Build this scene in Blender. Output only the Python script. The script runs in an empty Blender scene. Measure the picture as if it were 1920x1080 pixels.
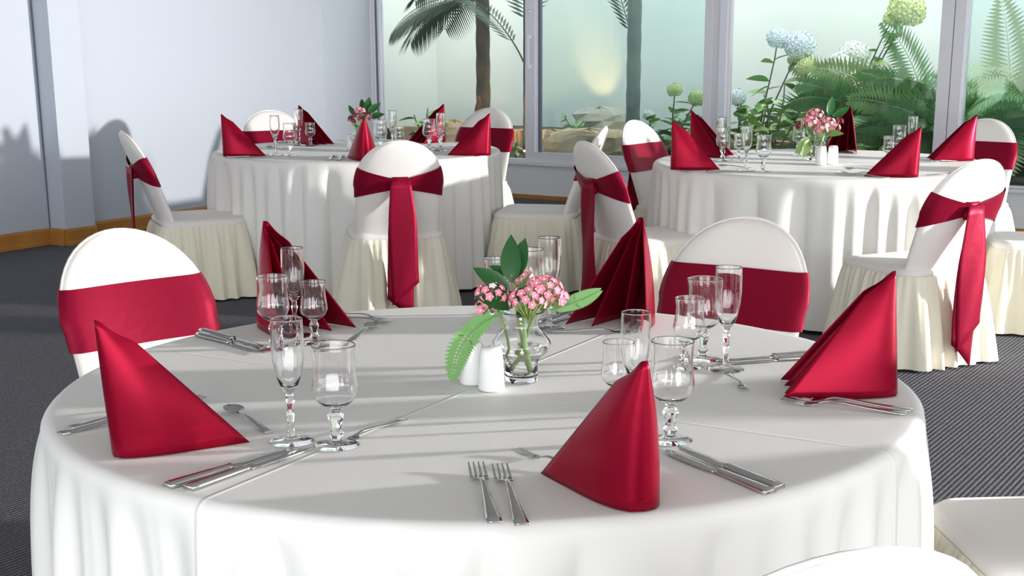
import bpy, math, random
from mathutils import Vector, Matrix
R_ = math.radians
sc = bpy.context.scene
C = sc.collection

# ------------------------------------------------------------------ camera, world, light
cam_d = bpy.data.cameras.new('camera'); cam = bpy.data.objects.new('camera', cam_d); C.objects.link(cam)
cam_d.sensor_fit = 'HORIZONTAL'; cam_d.sensor_width = 36.0
cam_d.lens = 36.0 * 2650 / 1920
cam_d.shift_x = -40 / 1920; cam_d.shift_y = 207 / 1920
cam.location = (0, 0, 1.266); cam.rotation_euler = (R_(90 - 14.53), 0, 0)
cam_d.clip_start = .05; cam_d.clip_end = 200
sc.camera = cam

sc.view_settings.view_transform = 'Standard'; sc.view_settings.look = 'None'
sc.view_settings.gamma = 1.0; sc.view_settings.use_curve_mapping = False
sc.view_settings.exposure = 0.17
sc.cycles.max_bounces = 18; sc.cycles.transmission_bounces = 18; sc.cycles.transparent_max_bounces = 16

w = bpy.data.worlds.new('daylight'); sc.world = w; w.use_nodes = True
bg = w.node_tree.nodes['Background']
bg.inputs['Color'].default_value = (.93, .97, 1.0, 1); bg.inputs['Strength'].default_value = 2.95

def lamp(name, kind, loc, energy, color=(1, 1, 1), size=.1, aim=None, **kw):
    d = bpy.data.lights.new(name, kind); d.energy = energy; d.color = color
    if kind in ('POINT', 'SPOT'): d.shadow_soft_size = size
    else: d.size = size
    for k, v in kw.items(): setattr(d, k, v)
    o = bpy.data.objects.new(name, d); C.objects.link(o); o.location = loc
    if aim is not None:
        o.rotation_euler = (Vector(aim) - Vector(loc)).to_track_quat('-Z', 'Y').to_euler()
    return o
lamp('low_side_lamp', 'SPOT', (9.3, 3.8, 1.68), 5900, (1.0, .97, .94), .16, aim=(-.6, 4.0, .75), spot_size=R_(84), spot_blend=.75)
# soft fill light added overhead, no such fitting in view
lamp('overhead_fill', 'AREA', (1.0, 4.2, 2.2), 6, (1, .98, .95), aim=(1.0, 4.2, 0), shape='RECTANGLE', size=7.0, size_y=6.0)
lamp('rear_fill', 'AREA', (0.5, -3.0, 1.2), 250, (.97, .98, 1), aim=(.5, 5, 1.2), shape='RECTANGLE', size=9.0, size_y=2.0)  # added fill from behind the camera, brightens the front drape

# ------------------------------------------------------------------ materials
def mat(name, col, rough=.5, metal=0., spec=.5, sheen=0., noise=None, bump=None, trans=0., ior=1.45, sub=0., coat=0.):
    """noise=(scale, colour2, lo, hi); bump=(scale, strength)"""
    m = bpy.data.materials.new(name); m.use_nodes = True
    nt = m.node_tree; b = nt.nodes['Principled BSDF']
    b.inputs['Base Color'].default_value = (*col, 1); b.inputs['Roughness'].default_value = rough
    b.inputs['Metallic'].default_value = metal; b.inputs['Specular IOR Level'].default_value = spec
    b.inputs['Sheen Weight'].default_value = sheen; b.inputs['Sheen Roughness'].default_value = .4
    b.inputs['Transmission Weight'].default_value = trans; b.inputs['IOR'].default_value = ior
    b.inputs['Coat Weight'].default_value = coat
    tc = nt.nodes.new('ShaderNodeTexCoord')
    if noise:
        n = nt.nodes.new('ShaderNodeTexNoise'); n.inputs['Scale'].default_value = noise[0]; n.inputs['Detail'].default_value = 4
        nt.links.new(tc.outputs['Object'], n.inputs['Vector'])
        r = nt.nodes.new('ShaderNodeValToRGB')
        r.color_ramp.elements[0].position = noise[2]; r.color_ramp.elements[1].position = noise[3]
        r.color_ramp.elements[0].color = (*col, 1); r.color_ramp.elements[1].color = (*noise[1], 1)
        nt.links.new(n.outputs['Fac'], r.inputs['Fac']); nt.links.new(r.outputs['Color'], b.inputs['Base Color'])
    if bump:
        n = nt.nodes.new('ShaderNodeTexNoise'); n.inputs['Scale'].default_value = bump[0]; n.inputs['Detail'].default_value = 3
        nt.links.new(tc.outputs['Object'], n.inputs['Vector'])
        bp = nt.nodes.new('ShaderNodeBump'); bp.inputs['Strength'].default_value = bump[1]; bp.inputs['Distance'].default_value = .01
        nt.links.new(n.outputs['Fac'], bp.inputs['Height']); nt.links.new(bp.outputs['Normal'], b.inputs['Normal'])
    return m

M = {}
M['cloth'] = mat('table linen', (.81, .805, .775), .55, spec=.3, sheen=.1, bump=(9, .06))
M['cover'] = mat('chair cover stretch fabric', (.80, .765, .73), .6, sheen=.3, bump=(14, .12))
M['skirt'] = mat('cream skirt cotton', (.80, .76, .62), .75, sheen=.2, bump=(40, .1))
M['sash'] = mat('burgundy satin sash', (.235, .005, .026), .42, metal=.35, spec=.12, sheen=.0, bump=(30, .06))
M['napkin'] = mat('burgundy satin napkin', (.25, .003, .020), .31, metal=.45, spec=.12, sheen=.0, bump=(22, .05))
def hem_line(m, z0):
    nt = m.node_tree; tc = [n for n in nt.nodes if n.type == 'TEX_COORD'][0]; bp = [n for n in nt.nodes if n.type == 'BUMP'][0]
    sx = nt.nodes.new('ShaderNodeSeparateXYZ'); nt.links.new(tc.outputs['Object'], sx.inputs[0])
    cp = nt.nodes.new('ShaderNodeMath'); cp.operation = 'COMPARE'; cp.inputs[1].default_value = z0; cp.inputs[2].default_value = .0009
    nt.links.new(sx.outputs['Z'], cp.inputs[0])
    b2 = nt.nodes.new('ShaderNodeBump'); b2.invert = True; b2.inputs['Strength'].default_value = .35; b2.inputs['Distance'].default_value = .002
    nt.links.new(cp.outputs[0], b2.inputs['Height']); nt.links.new(bp.outputs['Normal'], b2.inputs['Normal'])
    nt.links.new(b2.outputs['Normal'], nt.nodes['Principled BSDF'].inputs['Normal'])
hem_line(M['napkin'], .014)
M['glass'] = mat('clear glass', (1, 1, 1), 0., trans=1., ior=1.47)
M['water'] = mat('water', (1, 1, 1), 0., trans=1., ior=1.33)
M['steel'] = mat('polished steel', (.60, .60, .585), .13, metal=1.)
M['china'] = mat('white glazed china', (.88, .88, .88), .15)
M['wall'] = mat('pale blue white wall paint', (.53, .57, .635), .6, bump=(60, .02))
M['white'] = mat('white paint', (.80, .81, .82), .5)
M['ceiling'] = mat('ceiling paint', (.50, .50, .50), .8)
M['wood'] = mat('honey varnished wood', (.55, .26, .06), .3, noise=(3, (.40, .16, .03), .35, .7))
M['alu'] = mat('grey lilac aluminium', (.78, .77, .82), .4, metal=.05)
M['alu_dark'] = mat('dark gasket', (.16, .17, .22), .5)
M['alu_light'] = mat('bright aluminium edge', (.80, .82, .90), .35, metal=.2)
M['gwall'] = mat('pale green white rendered wall', (.76, .81, .77), .9, noise=(1.2, (.68, .74, .70), .35, .7))
M['soil'] = mat('dark soil', (.06, .05, .04), .95, bump=(20, .6))
M['sand'] = mat('tan sandstone', (.62, .45, .26), .9, noise=(5, (.48, .36, .24), .35, .65), bump=(14, .5))
M['rock'] = mat('grey boulder', (.42, .40, .36), .9, noise=(6, (.52, .45, .36), .35, .65), bump=(14, .5))
M['trunk'] = mat('dark palm bark', (.05, .06, .045), .8, noise=(5, (.20, .11, .06), .45, .75), bump=(18, .5))
M['trunkg'] = mat('grey palm bark', (.15, .19, .19), .8, noise=(3, (.24, .28, .22), .4, .7), bump=(18, .3))
M['sheath'] = mat('brown peeling sheath', (.30, .15, .08), .8, noise=(9, (.12, .06, .04), .4, .6))
M['palm'] = mat('dark palm leaf', (.028, .065, .035), .45)
M['fern'] = mat('fern green', (.31, .52, .23), .55)
M['fern2'] = mat('deep fern green', (.20, .40, .20), .55)
M['fern3'] = mat('pale fern green', (.42, .52, .24), .55)
M['leaf'] = mat('leaf green', (.17, .37, .11), .45)
M['leafd'] = mat('glossy dark leaf', (.018, .085, .02), .3)
M['leafl'] = mat('light leaf green', (.36, .55, .20), .5)
M['stem'] = mat('green stem', (.26, .36, .10), .55)
M['twig'] = mat('grey green twig', (.14, .17, .10), .7)
M['pink'] = mat('pink petals', (.90, .27, .38), .6)
M['pinkc'] = mat('white petal rims', (.95, .80, .80), .6)
M['wine'] = mat('dark wine petals', (.16, .01, .03), .6)
M['hyb'] = mat('pale blue petals', (.76, .86, .91), .8)
M['hyw'] = mat('white petals', (.88, .91, .88), .8)
M['hyg'] = mat('lime green petals', (.68, .78, .40), .8)
M['plastic'] = mat('white plastic', (.75, .78, .80), .4)
M['tablewood'] = mat('plain plywood table top', (.45, .30, .17), .6)
M['tubesteel'] = mat('black table leg metal', (.03, .03, .03), .4)

def window_glass(name, tint, refl):
    m = bpy.data.materials.new(name); m.use_nodes = True; nt = m.node_tree; nt.nodes.clear()
    out = nt.nodes.new('ShaderNodeOutputMaterial'); mx = nt.nodes.new('ShaderNodeMixShader')
    tr = nt.nodes.new('ShaderNodeBsdfTransparent'); tr.inputs['Color'].default_value = (*tint, 1)
    gl = nt.nodes.new('ShaderNodeBsdfGlossy'); gl.inputs['Roughness'].default_value = .02
    fr = nt.nodes.new('ShaderNodeFresnel'); fr.inputs['IOR'].default_value = refl
    nt.links.new(fr.outputs[0], mx.inputs[0]); nt.links.new(tr.outputs[0], mx.inputs[1]); nt.links.new(gl.outputs[0], mx.inputs[2])
    nt.links.new(mx.outputs[0], out.inputs['Surface']); return m
M['pane'] = window_glass('clear window glass', (.96, .98, .97), 1.3)
M['pane_t'] = window_glass('blue green doubled window glass', (.80, .88, .87), 1.5)

def carpet():
    m = bpy.data.materials.new('charcoal ribbed carpet'); m.use_nodes = True; nt = m.node_tree; b = nt.nodes['Principled BSDF']
    tc = nt.nodes.new('ShaderNodeTexCoord'); mp = nt.nodes.new('ShaderNodeMapping'); mp.inputs['Rotation'].default_value = (0, 0, R_(32))
    nt.links.new(tc.outputs['Object'], mp.inputs['Vector'])
    wv = nt.nodes.new('ShaderNodeTexWave'); wv.inputs['Scale'].default_value = 20; wv.inputs['Distortion'].default_value = 1.8
    wv.inputs['Detail'].default_value = 2; wv.inputs['Detail Scale'].default_value = 6; wv.bands_direction = 'X'
    nt.links.new(mp.outputs[0], wv.inputs['Vector'])
    n = nt.nodes.new('ShaderNodeTexNoise'); n.inputs['Scale'].default_value = 130; nt.links.new(mp.outputs[0], n.inputs['Vector'])
    mul = nt.nodes.new('ShaderNodeMath'); mul.operation = 'MULTIPLY'; nt.links.new(wv.outputs['Fac'], mul.inputs[0]); nt.links.new(n.outputs['Fac'], mul.inputs[1])
    r = nt.nodes.new('ShaderNodeValToRGB'); r.color_ramp.elements[0].color = (.048, .050, .058, 1); r.color_ramp.elements[1].color = (.215, .215, .24, 1)
    r.color_ramp.elements[1].position = .62
    nt.links.new(mul.outputs[0], r.inputs['Fac']); nt.links.new(r.outputs['Color'], b.inputs['Base Color'])
    bp = nt.nodes.new('ShaderNodeBump'); bp.inputs['Strength'].default_value = .5; bp.inputs['Distance'].default_value = .006
    nt.links.new(mul.outputs[0], bp.inputs['Height']); nt.links.new(bp.outputs['Normal'], b.inputs['Normal'])
    b.inputs['Roughness'].default_value = .95; b.inputs['Specular IOR Level'].default_value = .15
    return m
M['carpet'] = carpet()

def creased_cloth(name, p, ang):
    """table linen with two crossing ironed fold lines (fine relief only)"""
    m = M['cloth'].copy(); m.name = name; nt = m.node_tree
    tc = [n for n in nt.nodes if n.type == 'TEX_COORD'][0]; bp = [n for n in nt.nodes if n.type == 'BUMP'][0]
    mp = nt.nodes.new('ShaderNodeMapping'); mp.vector_type = 'TEXTURE'
    mp.inputs['Location'].default_value = (p[0], p[1], 0); mp.inputs['Rotation'].default_value = (0, 0, ang)
    nt.links.new(tc.outputs['Object'], mp.inputs['Vector'])
    sx = nt.nodes.new('ShaderNodeSeparateXYZ'); nt.links.new(mp.outputs[0], sx.inputs[0])
    hs = []
    for ax in ('X', 'Y'):
        ab = nt.nodes.new('ShaderNodeMath'); ab.operation = 'ABSOLUTE'; nt.links.new(sx.outputs[ax], ab.inputs[0])
        mr = nt.nodes.new('ShaderNodeMapRange'); mr.inputs['From Min'].default_value = 0; mr.inputs['From Max'].default_value = .006
        mr.inputs['To Min'].default_value = 1 if ax == 'Y' else .35; mr.inputs['To Max'].default_value = 0; mr.interpolation_type = 'SMOOTHSTEP'
        nt.links.new(ab.outputs[0], mr.inputs['Value']); hs.append(mr)
    mx = nt.nodes.new('ShaderNodeMath'); mx.operation = 'MAXIMUM'
    nt.links.new(hs[0].outputs[0], mx.inputs[0]); nt.links.new(hs[1].outputs[0], mx.inputs[1])
    b2 = nt.nodes.new('ShaderNodeBump'); b2.inputs['Strength'].default_value = .5; b2.inputs['Distance'].default_value = .0035
    nt.links.new(mx.outputs[0], b2.inputs['Height']); nt.links.new(bp.outputs['Normal'], b2.inputs['Normal'])
    nt.links.new(b2.outputs['Normal'], nt.nodes['Principled BSDF'].inputs['Normal'])
    return m

# ------------------------------------------------------------------ mesh helpers
class MB:
    def __init__(s): s.v = []; s.f = []
    def add(s, vs, fs):
        o = len(s.v); s.v += [tuple(p) for p in vs]; s.f += [tuple(i + o for i in f) for f in fs]; return s
    def box(s, x0, x1, y0, y1, z0, z1):
        return s.add([(x0, y0, z0), (x1, y0, z0), (x1, y1, z0), (x0, y1, z0), (x0, y0, z1), (x1, y0, z1), (x1, y1, z1), (x0, y1, z1)],
                     [(0, 3, 2, 1), (4, 5, 6, 7), (0, 1, 5, 4), (1, 2, 6, 5), (2, 3, 7, 6), (3, 0, 4, 7)])
    def grid(s, rows, closed=False):
        n = len(rows[0]); fs = []
        for i in range(len(rows) - 1):
            for j in range(n if closed else n - 1):
                a = i * n + j; b = i * n + (j + 1) % n
                fs.append((a, b, b + n, a + n))
        return s.add([p for r in rows for p in r], fs)
    def lathe(s, prof, seg=24, c=(0, 0, 0), cap=True):
        rows = [[(c[0] + r * math.cos(2 * math.pi * k / seg), c[1] + r * math.sin(2 * math.pi * k / seg), c[2] + z) for k in range(seg)] for r, z in prof]
        o = len(s.v); s.grid(rows, True)
        if cap:
            s.f.append(tuple(o + k for k in reversed(range(seg)))); m = o + (len(prof) - 1) * seg
            s.f.append(tuple(m + k for k in range(seg)))
        return s
    def tube(s, pts, r, seg=6):
        """r: float or list of radii along pts"""
        pts = [Vector(p) for p in pts]; rows = []
        for i, p in enumerate(pts):
            d = (pts[min(i + 1, len(pts) - 1)] - pts[max(i - 1, 0)]).normalized()
            a = d.cross(Vector((0, 0, 1)) if abs(d.z) < .9 else Vector((1, 0, 0))).normalized(); b = d.cross(a)
            rr = r[i] if isinstance(r, (list, tuple)) else r
            rows.append([tuple(p + rr * (math.cos(t) * a + math.sin(t) * b)) for t in [2 * math.pi * k / seg for k in range(seg)]])
        o = len(s.v); s.grid(rows, True)
        s.f.append(tuple(o + k for k in range(seg))); m = o + (len(pts) - 1) * seg
        s.f.append(tuple(m + k for k in reversed(range(seg)))); return s
    def mesh(s, name, m, smooth=True):
        me = bpy.data.meshes.new(name); me.from_pydata(s.v, [], s.f); me.update()
        import bmesh
        bm = bmesh.new(); bm.from_mesh(me); bmesh.ops.recalc_face_normals(bm, faces=bm.faces); bm.to_mesh(me); bm.free()
        me.materials.append(m)
        if smooth: me.polygons.foreach_set('use_smooth', [True] * len(me.polygons))
        return me
    def build(s, name, m, parent=None, smooth=True, sol=0):
        return link(name, s.mesh(name, m, smooth), parent, sol)
def link(name, me, parent=None, sol=0, loc=None, rot=None, scale=None):
    o = bpy.data.objects.new(name, me); C.objects.link(o)
    if parent: o.parent = parent
    if loc is not None: o.location = loc
    if rot is not None: o.rotation_euler = rot
    if scale is not None: o.scale = (scale,) * 3 if isinstance(scale, (int, float)) else scale
    if sol:
        md = o.modifiers.new('thickness', 'SOLIDIFY'); md.thickness = sol; md.offset = 0
    return o
def tag(o, label=None, cat=None, group=None, kind=None):
    if label: o['label'] = label
    if cat: o['category'] = cat
    if group: o['group'] = group
    if kind: o['kind'] = kind
    return o
def thing(name, loc, rz, label, cat, group=None, kind=None):
    o = bpy.data.objects.new(name, None); C.objects.link(o); o.empty_display_size = .05
    o.location = loc; o.rotation_euler = (0, 0, rz)
    return tag(o, label, cat, group, kind)

# ------------------------------------------------------------------ room shell
A = R_(32)
VX, VY = math.cos(A), -math.sin(A)          # along the window wall, to the right
NX, NY = math.sin(A), math.cos(A)           # outwards into the garden / along the left wall
W0 = (-.152, 11.265)
def wp(s, o=0.): return (W0[0] + VX * s + NX * o, W0[1] + VY * s + NY * o)
def wall_obj(): return (W0[0], W0[1], 0), -A    # local x = along window wall, local y = outwards

#MB().add([(-14, -9, 0), (16, -9, 0), (16, 7, 0), wp(16) + (0,), wp(-4) + (0,), (-14, 10, 0)][:6], [(0, 1, 2, 3, 4, 5)])
fl = MB().box(-12, 14, -8, 16, -.05, 0).build('floor', M['carpet'], smooth=False); tag(fl, 'charcoal ribbed carpet covering the room floor', 'floor', kind='structure')
loc, rz = wall_obj()
cl = MB().box(-9, 12, -18, .12, 2.3, 2.36).build('ceiling', M['ceiling'], smooth=False); cl.location = loc; cl.rotation_euler.z = rz
tag(cl, 'plain white ceiling above the tables', 'ceiling', kind='structure')

# left wall in wall frame: x = offset from its plane (along V), y along N.
LW = (-2.83, 8.91)
def lw_obj(o, label, cat):
    o.location = (LW[0], LW[1], 0); o.rotation_euler.z = -A; return tag(o, label, cat, kind='structure')
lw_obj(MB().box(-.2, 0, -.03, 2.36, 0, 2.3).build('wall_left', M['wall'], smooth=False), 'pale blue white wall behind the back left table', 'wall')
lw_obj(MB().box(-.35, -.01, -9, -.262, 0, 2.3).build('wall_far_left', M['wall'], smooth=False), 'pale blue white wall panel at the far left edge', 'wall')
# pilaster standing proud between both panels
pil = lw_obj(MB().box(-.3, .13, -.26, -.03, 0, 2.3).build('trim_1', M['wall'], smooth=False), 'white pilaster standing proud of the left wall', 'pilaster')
g = MB().box(-.01, -.004, -.268, -.262, 0, 2.3).build('trim_2', M['alu_dark'], smooth=False); lw_obj(g, 'dark vertical joint line beside the wall pilaster', 'joint')
def base(name, x0, y0, x1, y1, label):
    m = MB(); dx, dy = x1 - x0, y1 - y0; L = math.hypot(dx, dy); ux, uy = dx / L, dy / L; nx, ny = uy, -ux
    prof = [(0, 0), (.026, 0), (.026, .018), (.016, .026), (.016, .085), (.010, .098), (0, .1)]
    m.grid([[(x + nx * a, y + ny * a, z) for a, z in prof] for x, y in ((x0, y0), (x1, y1))])
    m.f += [tuple(range(7)), tuple(reversed(range(7, 14)))]
    lw_obj(m.build(name, M['wood'], smooth=False), label, 'baseboard')
base('baseboard_left', 0, -.03, 0, 2.36, 'honey wood baseboard along the left wall behind chairs')
base('baseboard_far_left', -.01, -8.9, -.01, -.26, 'honey wood baseboard at the far left edge of the floor')
base('baseboard_pilaster_side', 0, -.262, .13, -.262, 'short honey wood baseboard on the pilaster front')
base('baseboard_pilaster', .13, -.262, .13, -.03, 'honey wood baseboard along the pilaster flank')
wbk = MB().box(-8, 11, -3.4, -3.2, 0, .12).box(-8, 11, -3.4, -3.2, 2.22, 2.3)  # unseen back wall, openings enlarged to let in more frontal light
for x in (-8, -4.2, -.4, 3.4, 7.2, 10.8): wbk.box(x, x + .12, -3.4, -3.2, .12, 2.22)
tag(wbk.build('wall_back', M['white'], smooth=False), 'white wall with wide openings behind the camera', 'wall', kind='structure')
wrt = MB().box(11, 11.2, -7, 6, 0, .3).box(11, 11.2, -7, 6, 2.1, 2.3)
for y in (-7, -3.8, -.6, 2.6, 5.8): wrt.box(11, 11.2, y, y + .2, .3, 2.1)
tag(wrt.build('wall_right', M['white'], smooth=False), 'white wall with wide openings right of the picture', 'wall', kind='structure')
# short return wall to the window jamb
e0 = (-1.59, 10.91); e1 = (-1.33, 12.0)
dx, dy = e1[0] - e0[0], e1[1] - e0[1]; L = math.hypot(dx, dy); px, py = -dy / L * .2, dx / L * .2
m = MB().add([(e0[0], e0[1], 0), (e1[0], e1[1], 0), (e1[0] + px, e1[1] + py, 0), (e0[0] + px, e0[1] + py, 0),
              (e0[0], e0[1], 2.3), (e1[0], e1[1], 2.3), (e1[0] + px, e1[1] + py, 2.3), (e0[0] + px, e0[1] + py, 2.3)],
             [(0, 3, 2, 1), (4, 5, 6, 7), (0, 1, 5, 4), (1, 2, 6, 5), (2, 3, 7, 6), (3, 0, 4, 7)])
tag(m.build('wall_return', M['wall'], smooth=False), 'narrow grey white wall beside the window jamb', 'wall', kind='structure')
# power outlet on left wall
o = thing('wall_outlet', (LW[0] + NX * 1.19 , LW[1] + NY * 1.19, .25), -A, 'small white power outlet low on the left wall', 'outlet')
MB().box(0, .008, -.035, .035, 0, .075).build('cover_plate', M['plastic'], o, False)
MB().box(.008, .012, -.02, .02, .02, .055).build('socket', M['alu_light'], o, False)

# ------------------------------------------------------------------ window wall
def wbox(name, m_, x0, x1, y0, y1, z0, z1, label=None, cat=None, parent=None):
    o = MB().box(x0, x1, y0, y1, z0, z1).build(name, M[m_], parent, False)
    if parent is None:
        o.location = loc; o.rotation_euler.z = rz; tag(o, label, cat, kind='structure')
    return o
ZT = 2.1
wbox('wall_under_window', 'white', -1.4, 9, -.02, .10, 0, .262, 'low white wall under the windows', 'wall')
wbox('wall_over_window', 'white', -1.4, 9, 0, .10, ZT, 2.3, 'white wall strip above the windows', 'wall')
wbox('trim_3', 'white', -1.4, 9, -.05, .12, .262, .285, 'white window sill ledge under the glass', 'sill')
wbox('baseboard_window', 'wood', -1.4, 9, -.034, -.02, 0, .03, 'thin brown wooden strip under the window wall', 'baseboard')
# left jamb
j = thing('trim_4', (*loc[:2], 0), rz, 'window jamb post at the left end of the glazing', 'window frame', kind='structure')
wbox('post', 'alu', -1.42, -1.352, -.02, .07, .285, ZT, parent=j)
wbox('edge_strip', 'alu_light', -1.40, -1.378, -.028, -.02, .285, ZT, parent=j)
wbox('gasket', 'alu_dark', -1.352, -1.33, 0, .06, .285, ZT, parent=j)
wbox('inner_edge', 'alu_light', -1.33, -1.31, -.0, .06, .285, ZT, parent=j)
# window 1 (left pane)
w1 = thing('window_1', (*loc[:2], 0), rz, 'large clear window pane before the dark palm trunk', 'window', kind='structure')
wbox('pane', 'pane', -1.31, .117, .035, .041, .300, ZT, parent=w1)
wbox('bottom_rail', 'alu', -1.31, .117, .01, .06, .285, .300, parent=w1)
# door 1: sliding panel with handle
d1 = thing('door_1', (*loc[:2], 0), rz, 'grey framed sliding glass door with a pull handle', 'door', kind='structure')
wbox('stile', 'alu', .117, .205, -.02, .03, .285, ZT, parent=d1)
wbox('inner_bead', 'alu_light', .205, .222, -.01, .03, .345, ZT, parent=d1)
wbox('glazing_gasket', 'alu_dark', .222, .243, -.0, .03, .36, ZT, parent=d1)
wbox('bottom_rail', 'alu', .205, 1.628, -.02, .03, .285, .36, parent=d1)
wbox('stile', 'alu', 1.628, 1.69, -.02, .03, .285, ZT, parent=d1)
wbox('pane', 'pane_t', .243, 1.628, .004, .010, .36, ZT, parent=d1)
h = wbox('handle', 'alu_light', .157, .175, -.062, -.048, .99, 1.25, parent=d1)
for z in (1.0, 1.22): wbox('handle_bracket', 'alu_light', .158, .174, -.048, -.02, z, z + .02, parent=h)
lk = MB().lathe([(.016, 0), (.016, .012), (.008, .014)], 16).build('lock_cylinder', M['alu_light'], d1); lk.location = (.162, -.02, 1.42); lk.rotation_euler.x = R_(90)
# mullions and right windows
j = thing('trim_5', (*loc[:2], 0), rz, 'grey mullion post between sliding door and middle window', 'window frame', kind='structure')
wbox('post', 'alu', 1.69, 1.745, -.0, .07, .285, ZT, parent=j)
wbox('edge_strip', 'alu_light', 1.745, 1.80, -.02, .06, .285, ZT, parent=j)
wbox('inner_edge', 'alu', 1.80, 1.819, .0, .06, .285, ZT, parent=j)
w2 = thing('window_2', (*loc[:2], 0), rz, 'large clear window before the hydrangeas', 'window', kind='structure')
wbox('pane', 'pane', 1.819, 3.313, .035, .041, .300, ZT, parent=w2)
wbox('bottom_rail', 'alu', 1.819, 3.313, .01, .06, .285, .300, parent=w2)
j = thing('trim_6', (*loc[:2], 0), rz, 'grey double mullion at the right beside the ferns', 'window frame', kind='structure')
wbox('post', 'alu', 3.313, 3.395, -.02, .07, .285, ZT, parent=j)
wbox('gasket', 'alu_dark', 3.395, 3.401, 0, .06, .285, ZT, parent=j)
wbox('post', 'alu', 3.401, 3.47, -.02, .07, .285, ZT, parent=j)
wbox('inner_edge', 'alu_light', 3.47, 3.486, 0, .06, .285, ZT, parent=j)
w3 = thing('window_3', (*loc[:2], 0), rz, 'blue tinted window pane at the right edge before ferns', 'window', kind='structure')
wbox('pane', 'pane_t', 3.486, 5.2, .035, .041, .300, ZT, parent=w3)
wbox('bottom_rail', 'alu', 3.486, 5.2, .01, .06, .285, .300, parent=w3)
wbox('stile', 'alu', 5.2, 5.3, -.02, .07, .285, ZT, parent=w3)

# ------------------------------------------------------------------ garden court
wbox('wall_garden', 'gwall', -5, 10, 2.1, 2.3, 0, 2.2, 'pale green white garden wall behind the plants', 'wall')
wbox('wall_garden_side', 'gwall', -2.40, -2.25, .10, 2.1, 0, 1.75, 'pale side wall of the garden court', 'wall')
g = wbox('ground', 'soil', -5, 10, .12, 2.1, .12, .26, 'dark planting bed soil behind the windows', 'ground')
kt = thing('planter_edge', (*wp(0, .95), .26), rz, 'low tan stone edging of the raised garden bed', 'edging')
random.seed(3); x = -1.95; i = 0
while x < 2.2:
    ln = random.uniform(.28, .5)
    b = MB().box(x + .004, x + ln - .004, random.uniform(-.01, .01), .1, 0, .19 + random.uniform(-.02, .02)).build('stone', M['sand'], kt, False)
    md = b.modifiers.new('b', 'BEVEL'); md.width = .012; md.segments = 2; x += ln
wbox('raised_bed', 'soil', -2.2, 9, 1.05, 2.1, .26, .40, 'raised dark soil bed behind the stone edging', 'ground')
def rock(s, o, z, sx, sy, sz, seed, mt, label):
    random.seed(seed); rows = []
    n = 12
    for i in range(9):
        a = math.pi * i / 8 - math.pi / 2; row = []
        for k in range(n):
            t = 2 * math.pi * k / n; q = 1 + .14 * math.sin(2.3 * t + seed + i) + random.uniform(-.10, .10)
            cx = abs(math.cos(a)) ** .45
            row.append((sx * cx * q * math.cos(t), sy * cx * q * math.sin(t), sz * math.sin(a) * (1 + .08 * math.sin(3 * t + i))))
        rows.append(row)
    r = MB().grid(rows, True).build('boulder', M[mt], smooth=False); r.location = (*wp(s, o), z); r.rotation_euler.z = rz
    tag(r, label, 'rock', 'boulders in the garden bed')
rock(.42, .45, .36, .36, .2, .16, 1, 'sand', 'large tan sandstone boulder low behind the sliding door')
rock(.12, 1.15, .48, .26, .2, .17, 5, 'rock', 'grey brown boulder on the raised bed behind the sandstone')
rock(-.10, .75, .36, .18, .16, .12, 8, 'sand', 'small tan boulder beside the thin palm stem')
rock(-1.0, .62, .36, .3, .2, .17, 11, 'sand', 'tan boulder at the foot of the dark palm')

def uplight(s, o, z, label, aim, e):
    t = thing('garden_uplight', (*wp(s, o), z), rz, label, 'lamp', 'garden uplights')
    MB().lathe([(.035, 0), (.045, .03), (.045, .07), (.036, .075)], 16).build('housing', M['alu_dark'], t)
    b = MB().lathe([(.044, .074), (.044, .082), (.01, .088)], 16)
    em = bpy.data.materials.get('warm lamp lens') or bpy.data.materials.new('warm lamp lens'); em.use_nodes = True
    p = em.node_tree.nodes['Principled BSDF']; p.inputs['Emission Color'].default_value = (1, .5, .15, 1); p.inputs['Emission Strength'].default_value = 12
    b.build('lens', em, t)
    lamp('garden_uplight_beam', 'SPOT', (*wp(s, o), z + .1), e, (1, .62, .25), .03, aim=aim, spot_size=R_(50), spot_blend=.7)
uplight(-.04, .28, .262, 'small glowing garden uplight at the foot of the thin palm stem', (*wp(-.36, .75), .55), 40)
uplight(-.30, 1.7, .40, 'garden uplight hidden behind the boulders washing the wall', (*wp(-.41, 2.1), .95), 14)

def ribbon_leaf(L, w, fold=.15, droop=.2, n=6, shape=None):
    """pointed leaf along +x, folded on its midrib"""
    rows = []
    for i in range(n + 1):
        t = i / n; ww = w * (shape(t) if shape else math.sin(math.pi * min(1, t ** .8 * 1.0)) ** .8 if 0 < t < 1 else 0.02)
        z = -droop * L * t * t
        rows.append([(L * t, -ww, z + fold * ww), (L * t, 0, z), (L * t, ww, z + fold * ww)])
    return MB().grid(rows)
LEAF = {k: ribbon_leaf(1, .30, .25, .15).mesh('leaf', M[k]) for k in ('leaf', 'leafd', 'leafl')}

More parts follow.
